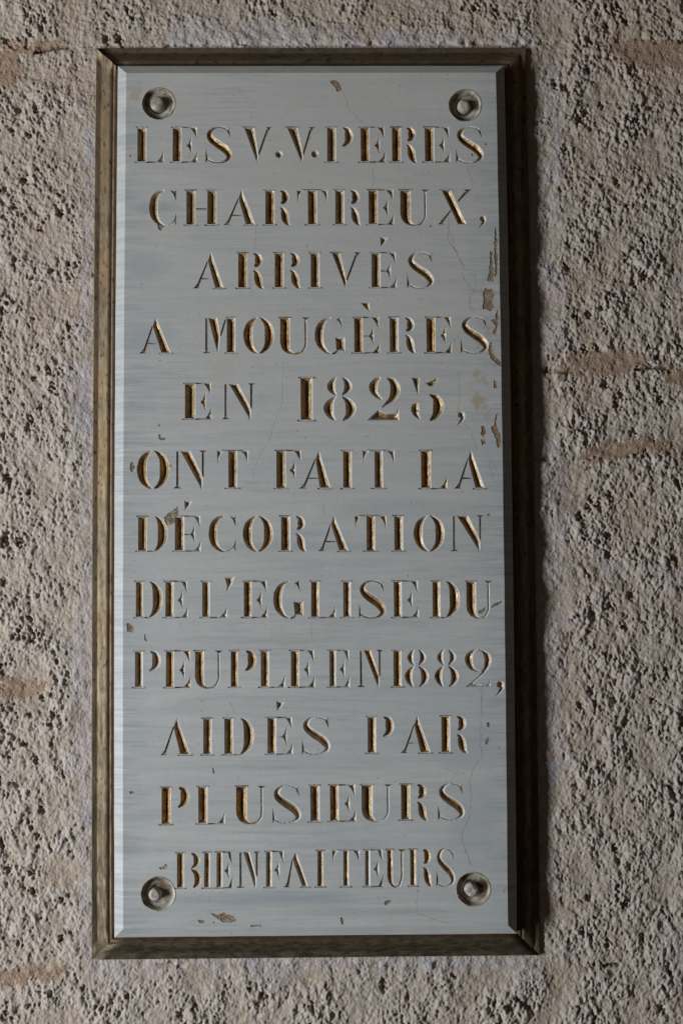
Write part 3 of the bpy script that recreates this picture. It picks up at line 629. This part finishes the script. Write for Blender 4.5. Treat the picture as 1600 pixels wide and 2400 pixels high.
    if ch == 'M':
        xa = extra[0]
        g += [rib([(.0, .08, .017), (0.0, .98, .014)], smooth=False), foot(0.0, .11),
              poly([(.05, 1), (.05+s, 1), (xa+.075, .50), (xa+.02, .0), (xa-.03, .1)], [(.05+s*.55, .86), ((xa+.05+s*.5)/2+.01, .55), (xa+.01, .22)]),
              rib([(xa+.085, .48, .012), (W-s-.03, .94, .010)], smooth=False), stem(W-s, W), sers(W-s, W, 0, .05), sers(W-s, W, 1.0, .03)]
    if ch == 'X':
        g += [poly([(0, 1), (s, 1), (W, .0), (W-s, .0)], [(s/2+.05, .87), (W/2, .5), (W-s/2-.05, .13)]),
              rib([(.62*W+.03, .66, .012), (W-.0, .93, .022)], smooth=False), foot(W+.03, .11, 1.0, -1),
              rib([(.0, .06, .020), (.42*W, .44, .012)], smooth=False), foot(-.02, .09), hair(-.05, s+.05, .995)]
    if ch == 'S':
        k = min(1.0, W/.76)
        g += [rib([(.86*W, .90, .012), (.68*W, .975, .013), (.46*W, 1.0, .016), (.26*W, .935, .035), (.145*W, .80, .066*k), (.215*W, .66, .085*k), (.45*W, .515, .098*k), (.70*W, .38, .098*k), (.855*W, .22, .080*k), (.83*W, .09, .045*k), (.64*W, .005, .019), (.38*W, -.005, .015), (.20*W, .03, .015), (.08*W, .10, .015)], 6),
              poly([(.80*W, .93), (.885*W, .96), (.90*W, 1.02), (.905*W, .68), (.855*W, .79), (.80*W, .87)]),
              poly([(.0, .40), (-.005, -.02), (.05, .05), (.16*W+.02, .03), (.10*W, .115), (.05, .20)])]
    if ch == '8':
        k = W/.72
        g += [rib([(.40*W, 1.01, .006), (.30*W, .92, .042*k), (.235*W, .79, .082*k), (.29*W, .67, .05*k), (.40*W, .58, .006)]),
              rib([(.59*W, 1.0, .006), (.70*W, .92, .045*k), (.765*W, .79, .082*k), (.70*W, .67, .05*k), (.57*W, .58, .006)]),
              rib([(.40*W, .56, .006), (.25*W, .46, .055*k), (.15*W, .29, .102*k), (.22*W, .12, .065*k), (.36*W, .0, .008)]),
              rib([(.58*W, .56, .006), (.74*W, .46, .06*k), (.845*W, .29, .108*k), (.78*W, .12, .07*k), (.60*W, -.005, .008)])]
    if ch == '2':
        if 'thin' in extra:
            g += [rib([(.50*W, 1.0, .012), (.33*W, .96, .03), (.18*W, .82, .085), (.16*W, .68, .09), (.28*W, .50, .05), (.50*W, .425, .014), (.70*W, .45, .012)]),
                  rib([(.50*W, 1.0, .012), (.66*W, .96, .02), (.82*W, .84, .07), (.86*W, .68, .08), (.77*W, .48, .05), (.58*W, .30, .018), (.22*W, .06, .022)]),
                  poly([(0, -.01), (.22*W, .11), (.40*W, .085), (.78*W, .06), (.88*W, .09), (.90*W, .22), (.955*W, .14), (.94*W, 0), (.5*W, .0)])]
        else:
            g += [rib([(.43*W, 1.0, .008), (.30*W, .93, .05), (.20*W, .78, .088), (.26*W, .62, .055), (.47*W, .47, .006)]),
                  rib([(.62*W, .99, .008), (.78*W, .90, .07), (.86*W, .72, .105), (.78*W, .52, .075), (.62*W, .40, .035), (.46*W, .30, .008)]),
                  poly([(0, .0), (.36*W, .26), (.40*W, .22), (.60*W, .16), (.88*W, .19), (.95*W, .33), (.97*W, .0)], [(.26*W, .09), (.5*W, .085), (.8*W, .085)])]
    if ch == '5':
        g += [poly([(0, 1.0), (.27*W, .99), (.21*W, .55), (.17*W, .62)]),
              poly([(.33*W, .97), (.50*W, .88), (.60*W, .905), (.86*W, .99), (.79*W, .86), (.70*W, .79), (.58*W, .78), (.46*W, .86)], [(.6*W, .84), (.7*W, .87)]),
              rib([(.57*W, .60, .008), (.78*W, .52, .07), (.86*W, .33, .115), (.78*W, .13, .08), (.58*W, -.01, .008)]),
              rib([(.20*W, .40, .02), (.13*W, .33, .07), (.11*W, .26, .085), (.13*W, .16, .055), (.26*W, .03, .006)])]
    if 'acute' in extra:
        c = W*.5
        g.append(poly([(c-.10, 1.44), (c+.13, 1.43), (c+.04, 1.27), (c-.09, 1.16)]))
    if 'grave' in extra:
        c = W*.5
        g.append(poly([(c-.17, 1.42), (c+.07, 1.41), (c+.10, 1.15), (c-.02, 1.24)]))
    if ch == "'":
        g = [poly([(0, 1.0), (W, 1.12), (W*.72, .55), (.15*W, .0), (.22*W, .45)], [(W*.42, .72), (W*.32, .45)])]
    return g

def disc(cx, cz, r, n=18):
    a = np.linspace(0, 2*math.pi, n, endpoint=False)
    return np.stack([cx+r*np.cos(a), cz+r*np.sin(a)], 1)

def seg_dist(P, Q):
    """distance of points P (n,2) to the closed polygon Q."""
    A = Q; B = np.roll(Q, -1, 0)
    d = np.full(len(P), 1e9)
    for a, b in zip(A, B):
        ab = b-a; t = np.clip(((P-a)@ab)/(ab@ab+1e-12), 0, 1)
        d = np.minimum(d, np.linalg.norm(P-a-t[:, None]*ab, axis=1))
    return d

def inside(P, Q):
    x, y = P[:, 0], P[:, 1]; c = np.zeros(len(P), bool)
    A = Q; B = np.roll(Q, -1, 0)
    for a, b in zip(A, B):
        if abs(a[1]-b[1]) < 1e-12: continue
        k = ((a[1] > y) != (b[1] > y)) & (x < (b[0]-a[0])*(y-a[1])/(b[1]-a[1])+a[0])
        c ^= k
    return c

SLOPE = 1.08
PF = 26.0      # front of the panel above the wall, mm

def letter_pieces():
    """every carved character as world-mm polygons: [(char, [pieces])]"""
    res = []
    r = random.Random(3)
    for row in LINES:
        for rec in row:
            ch = rec[0]
            if ch == '.':
                res.append((ch, [dict(poly=disc(rec[1], rec[2], rec[3]), mid=np.array([[rec[1], rec[2]]]))])); continue
            if ch == ',':
                x, z, rr = rec[1:4]
                k = rib([(x-.4*rr, z+.7*rr, rr*.35), (x, z+.1*rr, rr*.95), (x+.35*rr, z-.9*rr, rr*.62), (x-.35*rr, z-2.1*rr, rr*.33), (x-1.3*rr, z-3.0*rr, rr*.06)], 5)
                res.append((ch, [k])); continue
            _, x0, x1, zb, H, s = rec[:6]
            ex = [e for e in rec[6:]]
            ex = [((e-x0)/H if isinstance(e, float) else e) for e in ex]
            W = (x1-x0)/H
            pcs = glyph(ch, W, s/H, ex)
            out = []
            for p in pcs:
                q = dict(poly=p['poly']*H + np.array([x0, zb]), mid=None)
                # hand-cut wobble
                q['poly'] = q['poly'] + np.array([[r.uniform(-.16, .16), r.uniform(-.16, .16)] for _ in range(len(q['poly']))])
                if p['mid'] is not None: q['mid'] = p['mid']*H + np.array([x0, zb])
                out.append(q)
            res.append((ch, out))
    return res

def cdt(polys, lines=(), pts=(), box=None):
    V = []; E = []; F = []
    for P in polys:
        n0 = len(V); V += [Vector((float(a), float(b))) for a, b in P]
        F.append(list(range(n0, n0+len(P))))
    for Lp in lines:
        n0 = len(V); V += [Vector((float(a), float(b))) for a, b in Lp]
        E += [(n0+i, n0+i+1) for i in range(len(Lp)-1)]
    for a, b in pts: V.append(Vector((float(a), float(b))))
    for P in F:
        E += [(P[i], P[(i+1) % len(P)]) for i in range(len(P))]
    vo, eo, fo, _, _, _ = delaunay_2d_cdt(V, E, [], 0, 1e-4, False)
    v = np.array([tuple(q) for q in vo]); fo = [t for t in fo if len(t) == 3]
    c = v[np.array(fo)].mean(1)
    of = [[] for _ in fo]
    for i, P in enumerate(polys):
        P = np.array(P, float); lo, hi = P.min(0), P.max(0)
        k = np.nonzero((c[:, 0] > lo[0]) & (c[:, 0] < hi[0]) & (c[:, 1] > lo[1]) & (c[:, 1] < hi[1]))[0]
        if len(k):
            for j in k[inside(c[k], P)]: of[j].append(i)
    return v, fo, of

def build_letter(ch, pieces, parent):
    name = {'.': 'full_stop', ',': 'comma', "'": 'apostrophe'}.get(ch, 'numeral' if ch.isdigit() else 'letter')
    polys = [p['poly'] for p in pieces]
    lines = [p['mid'] for p in pieces if p['mid'] is not None and len(p['mid']) > 1]
    pts = [tuple(p['mid'][0]) for p in pieces if p['mid'] is not None and len(p['mid']) == 1]
    allp = np.vstack(polys)
    lo, hi = allp.min(0), allp.max(0)
    st = 1.25
    G = np.stack(np.meshgrid(np.arange(lo[0], hi[0], st), np.arange(lo[1], hi[1], st)), -1).reshape(-1, 2)
    G = G + rng.uniform(-.25, .25, G.shape)
    keep = np.zeros(len(G), bool)
    for Q in polys:
        keep |= inside(G, Q) & (seg_dist(G, Q) > 0.35)
    # keep the crease clean
    for p in pieces:
        if p['mid'] is not None and len(p['mid']) > 1:
            m = p['mid']
            for a, b in zip(m[:-1], m[1:]):
                ab = b-a; t = np.clip(((G-a)@ab)/(ab@ab+1e-12), 0, 1)
                keep &= np.linalg.norm(G-a-t[:, None]*ab, axis=1) > 0.45
    pts = pts + [tuple(g) for g in G[keep]]
    v, f, of = cdt(polys, lines, pts)
    f = [t for t, o in zip(f, of) if len(o)]
    dep = np.zeros(len(v))
    big = np.zeros(len(v))
    worn = max(-0.2, random.gauss(0.15, 0.35)); tone = min(1, max(0, random.gauss(0.35, 0.35)))
    for Q in polys:
        ins = inside(v, Q) | (seg_dist(v, Q) < 1e-3)
        m = seg_dist(v[ins], Q).max() if ins.any() else 0
        big = np.where(ins, np.maximum(big, m), big)
        dep = np.maximum(dep, np.where(ins, seg_dist(v, Q), 0))
    co = [(x*MM, (-PF + SLOPE*d)*MM, z*MM) for (x, z), d in zip(v, dep)]
    # triangles face the viewer (-y)
    f = [t if (v[t[1]][0]-v[t[0]][0])*(v[t[2]][1]-v[t[0]][1])-(v[t[2]][0]-v[t[0]][0])*(v[t[1]][1]-v[t[0]][1]) > 0 else t[::-1] for t in f]
    me = mesh(name, co, f, [M_LET], False, None, {"depth": dep, "fine": np.clip(2.1 - big/1.05, 0, 1), "worn": [worn]*len(v), "tone": [tone]*len(v)})
    return link(name, me, parent)

# ------------------------------------------------------------------ the plaque
def bowed(hx, hz, bl, br, inset=0.0, n=24):
    """rectangle with slightly bellied uprights, counter-clockwise from lower left, as four open sides"""
    zs = np.linspace(-hz, hz, n)
    bottom = [(-hx, -hz), (hx, -hz)]
    right = [(hx + br*(1-(z/hz)**2), z) for z in zs]
    left = [(-hx - bl*(1-(z/hz)**2), z) for z in zs[::-1]]
    return right, left

def rect_loop(hx, hz, bl, br, n=24, corner=0.0):
    right, left = bowed(hx, hz, bl, br, n=n)
    return right + left      # closes along top and bottom with straight edges

def build_panel(parent, letters):
    hx, hz, b = 205.0, 466.7, 10.4
    top = np.array(rect_loop(hx, hz, 1.6, 1.4))
    top[:, 0] += np.sin(top[:, 1]*0.05)*0.15
    polys = [top]; kind = ['face']
    for ch, pcs in letters:
        for p in pcs: polys.append(p['poly']); kind.append('cut')
    for x, z in BOLTS: polys.append(disc(x, z, 18.6, 40)); kind.append('cut')
    r = random.Random(5)
    for P in CHIPS:
        Q = []
        n = len(P)
        for i in range(n):            # ragged outline
            a, c = np.array(P[i]), np.array(P[(i+1) % n])
            Q.append(a)
            L_ = np.linalg.norm(c-a)
            k = int(L_/1.6)
            for j in range(1, k):
                t = j/k
                nr = np.array([-(c-a)[1], (c-a)[0]])/(L_+1e-9)
                Q.append(a+(c-a)*t + nr*r.uniform(-.7, .7))
        polys.append(np.array(Q)); kind.append('chip')
    for w, pl in CRACKS:
        pts = []
        for (a, c) in zip(pl[:-1], pl[1:]):
            a, c = np.array(a), np.array(c); L_ = np.linalg.norm(c-a); k = max(1, int(L_/2.5))
            for j in range(k):
                q = a+(c-a)*j/k
                pts.append((q[0]+r.uniform(-.8, .8), q[1]+r.uniform(-.3, .3), w*r.uniform(.15, 0.95)))
        pts.append((*pl[-1], .08))
        polys.append(rib(pts, smooth=False)['poly']); kind.append('crack')
    v, f, of = cdt(polys)
    F = []; MI = []
    for t, o in zip(f, of):
        ks = [kind[i] for i in o]
        if 'face' not in ks or 'cut' in ks: continue
        if (v[t[1]][0]-v[t[0]][0])*(v[t[2]][1]-v[t[0]][1])-(v[t[2]][0]-v[t[0]][0])*(v[t[1]][1]-v[t[0]][1]) < 0: t = t[::-1]
        F.append(tuple(t)); MI.append(1 if 'chip' in ks else 2 if 'crack' in ks else 0)
    V = [(x*MM, -PF*MM, z*MM) for x, z in v]
    # flaked patches and cracks are let into the paint: sunk floor plus a broken wall round it
    for mat, deep in ((1, 0.6), (2, 0.10)):
        sel = [i for i, m in enumerate(MI) if m == mat]
        cnt = {}
        for i in sel:
            t = F[i]
            for a, c in ((t[0], t[1]), (t[1], t[2]), (t[2], t[0])):
                key = (min(a, c), max(a, c)); cnt.setdefault(key, []).append((a, c))
        low = {}
        def sink(a):
            if a not in low:
                low[a] = len(V)
                x, y, z = V[a]; V.append((x, y + deep*MM*r.uniform(.7, 1.2), z))
            return low[a]
        for i in sel: F[i] = tuple(sink(a) for a in F[i])
        for es in cnt.values():
            if len(es) == 1:
                a, c = es[0]
                F.append((a, c, sink(c), sink(a))); MI.append(mat)
    # bevel, sides: loops of the same count
    def ring(hx, hz, bl, br, y, wob=0.0):
        n0 = len(V)
        L_ = rect_loop(hx, hz, bl, br, 40)
        # densify top and bottom
        right, left = L_[:40], L_[40:]
        topn = [(right[-1][0] + (left[0][0]-right[-1][0])*i/20, right[-1][1]) for i in range(1, 20)]
        botn = [(left[-1][0] + (right[0][0]-left[-1][0])*i/20, left[-1][1]) for i in range(1, 20)]
        L2 = right + topn + left + botn
        for (x, z) in L2:
            V.append(((x+r.uniform(-wob, wob))*MM, y*MM, (z+r.uniform(-wob, wob))*MM))
        return list(range(n0, n0+len(L2)))
    def zip_(a, c):
        n = len(a)
        for i in range(n):
            j = (i+1) % n
            F.append((a[i], c[i], c[j], a[j])); MI.append(0)
    r0 = ring(hx, hz, 1.6, 1.4, -PF)
    r1 = ring(hx+b-.8, hz+b-.6, 1.9, 1.7, -20.2, 0.10)
    r2 = ring(hx+b-.2, hz+b, 1.9, 1.7, -19.4, 0.12)
    r3 = ring(hx+b-.2, hz+b, 1.9, 1.7, -2.0)
    zip_(r0, r1); zip_(r1, r2); zip_(r2, r3)
    F.append(tuple(r3)); MI.append(0)
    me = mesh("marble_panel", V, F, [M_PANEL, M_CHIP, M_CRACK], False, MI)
    return link("marble_panel", me, parent)

def lathe(name, prof, cx, cz, mat, parent, n=40, wob=0.0, seed=1, tilt=(0, 0)):
    """profile [(r, h)] with h above the panel face; revolved about the axis through (cx, cz)"""
    r = random.Random(seed); V = []; F = []
    ph = [r.uniform(0, 6.28) for _ in range(4)]
    for k, (rad, h) in enumerate(prof):
        for i in range(n):
            a = 2*math.pi*i/n
            rr = rad*(1 + wob*(math.sin(2*a+ph[0])+.6*math.sin(3*a+ph[1])+.5*math.sin(5*a+ph[2]+k*.3)))
            x, z = rr*math.cos(a), rr*math.sin(a)
            V.append(((cx+x)*MM, (-PF-h+tilt[0]*x+tilt[1]*z)*MM, (cz+z)*MM))
    for k in range(len(prof)-1):
        for i in range(n):
            j = (i+1) % n
            F.append((k*n+i, k*n+j, (k+1)*n+j, (k+1)*n+i))
    if prof[-1][0] < 1.0:
        F.append(tuple((len(prof)-1)*n+i for i in range(n)))
    return link(name, mesh(name, V, F, [mat], True), parent)

def build_bolts(parent):
    for i, (x, z) in enumerate(BOLTS):
        # rounded lip, groove, dished seat, dropping into the hole
        seat = lathe("bolt_seat", [(18.8, 0.0), (18.3, 0.4), (17.5, 0.0), (16.7, -3.2), (15.6, -5.0), (14.2, -4.7), (12.4, -4.5), (10.4, -5.2), (9.5, -6.4), (9.0, -8.0), (0.5, -8.0)], x, z, M_CUP, parent, 44, 0.008, i+1)
        hx_, hz_ = [(-1.2, .5), (-.8, -.6), (-3.2, -1.0), (-1.6, -.6)][i]
        hr = [8.2, 7.6, 6.6, 7.6][i]; hh = [2.0, 2.1, 3.6, 2.6][i]
        b = lathe("bolt_head", [(hr, -7.8), (hr*1.0, hh-3.2), (hr*.93, hh-1.6), (hr*.75, hh-.6), (hr*.48, hh-.15), (hr*.25, hh-.35), (0.4, hh-.6)], x+hx_, z+hz_, M_BOLT if i >= 2 else M_BOLTB, seat, 28, 0.025, i+9)

def build_frame(parent):
    # profile: u outward from the panel, h above the wall, lip = bare red-brown band
    prof = [(-3.0, 8.0, 1), (0.6, 8.1, 1), (3.0, 8.4, 1), (4.0, 9.6, .5), (4.7, 10.0, 0), (5.5, 9.7, 0), (6.2, 8.6, .6), (7.2, 8.3, .6), (8.2, 9.3, .2), (9.4, 9.75, 0),
            (11.0, 9.35, 0), (13.0, 8.4, 0), (15.0, 7.15, 0), (17.0, 5.75, 0), (18.8, 4.5, 0), (20.4, 3.5, 0), (21.2, 3.2, 0), (22.0, 3.3, 0), (26.2, 3.5, 0), (26.75, 3.5, 0), (27.0, 3.3, 0), (27.0, -3.0, 0)]
    hx, hz = 214.9, 477.0
    r = random.Random(4)
    for side in ('left', 'right', 'top', 'bottom'):
        n = 60 if side in ('left', 'right') else 30
        V = []; F = []; lip = []
        for i in range(n+1):
            t = -1+2*i/n
            wv = [r.uniform(-.10, .10) for _ in prof]
            for k, (u, h, l) in enumerate(prof):
                hh = h + wv[k]*(0.5 if k not in (0, len(prof)-1) else 0)
                if side in ('left', 'right'):
                    bow = 1.9*(1-t*t)
                    x = hx+u+bow; z = (hz+u)*t
                    if side == 'left': x = -x
                else:
                    x = (hx+u)*t; z = hz+u
                    if side == 'bottom': z = -z
                V.append((x*MM, -hh*MM, z*MM)); lip.append(l)
        m = len(prof)
        for i in range(n):
            for k in range(m-1):
                q = (i*m+k, i*m+k+1, (i+1)*m+k+1, (i+1)*m+k)
                if side in ('left', 'bottom'): pass
                F.append(q if side in ('left', 'top') else q[::-1])
        # mitred ends
        F.append(tuple(range(m))); F.append(tuple(range(n*m, n*m+m))[::-1])
        me = mesh("frame_rail", V, F, [M_FV if side in ('left', 'right') else M_FH], True, None, {"lip": lip})
        link("frame_rail", me, parent)

def build_plaque():
    root = bpy.data.objects.new("memorial_plaque", None); COL.objects.link(root)
    root['label'] = "pale grey marble plaque with gilded carved capitals in bronze-brown frame on rough stone"
    root['category'] = "plaque"
    letters = letter_pieces()
    panel = build_panel(root, letters)
    for ch, pcs in letters:
        build_letter(ch, pcs, panel)
    build_bolts(root)
    build_frame(root)
    return root

build_wall()
build_plaque()
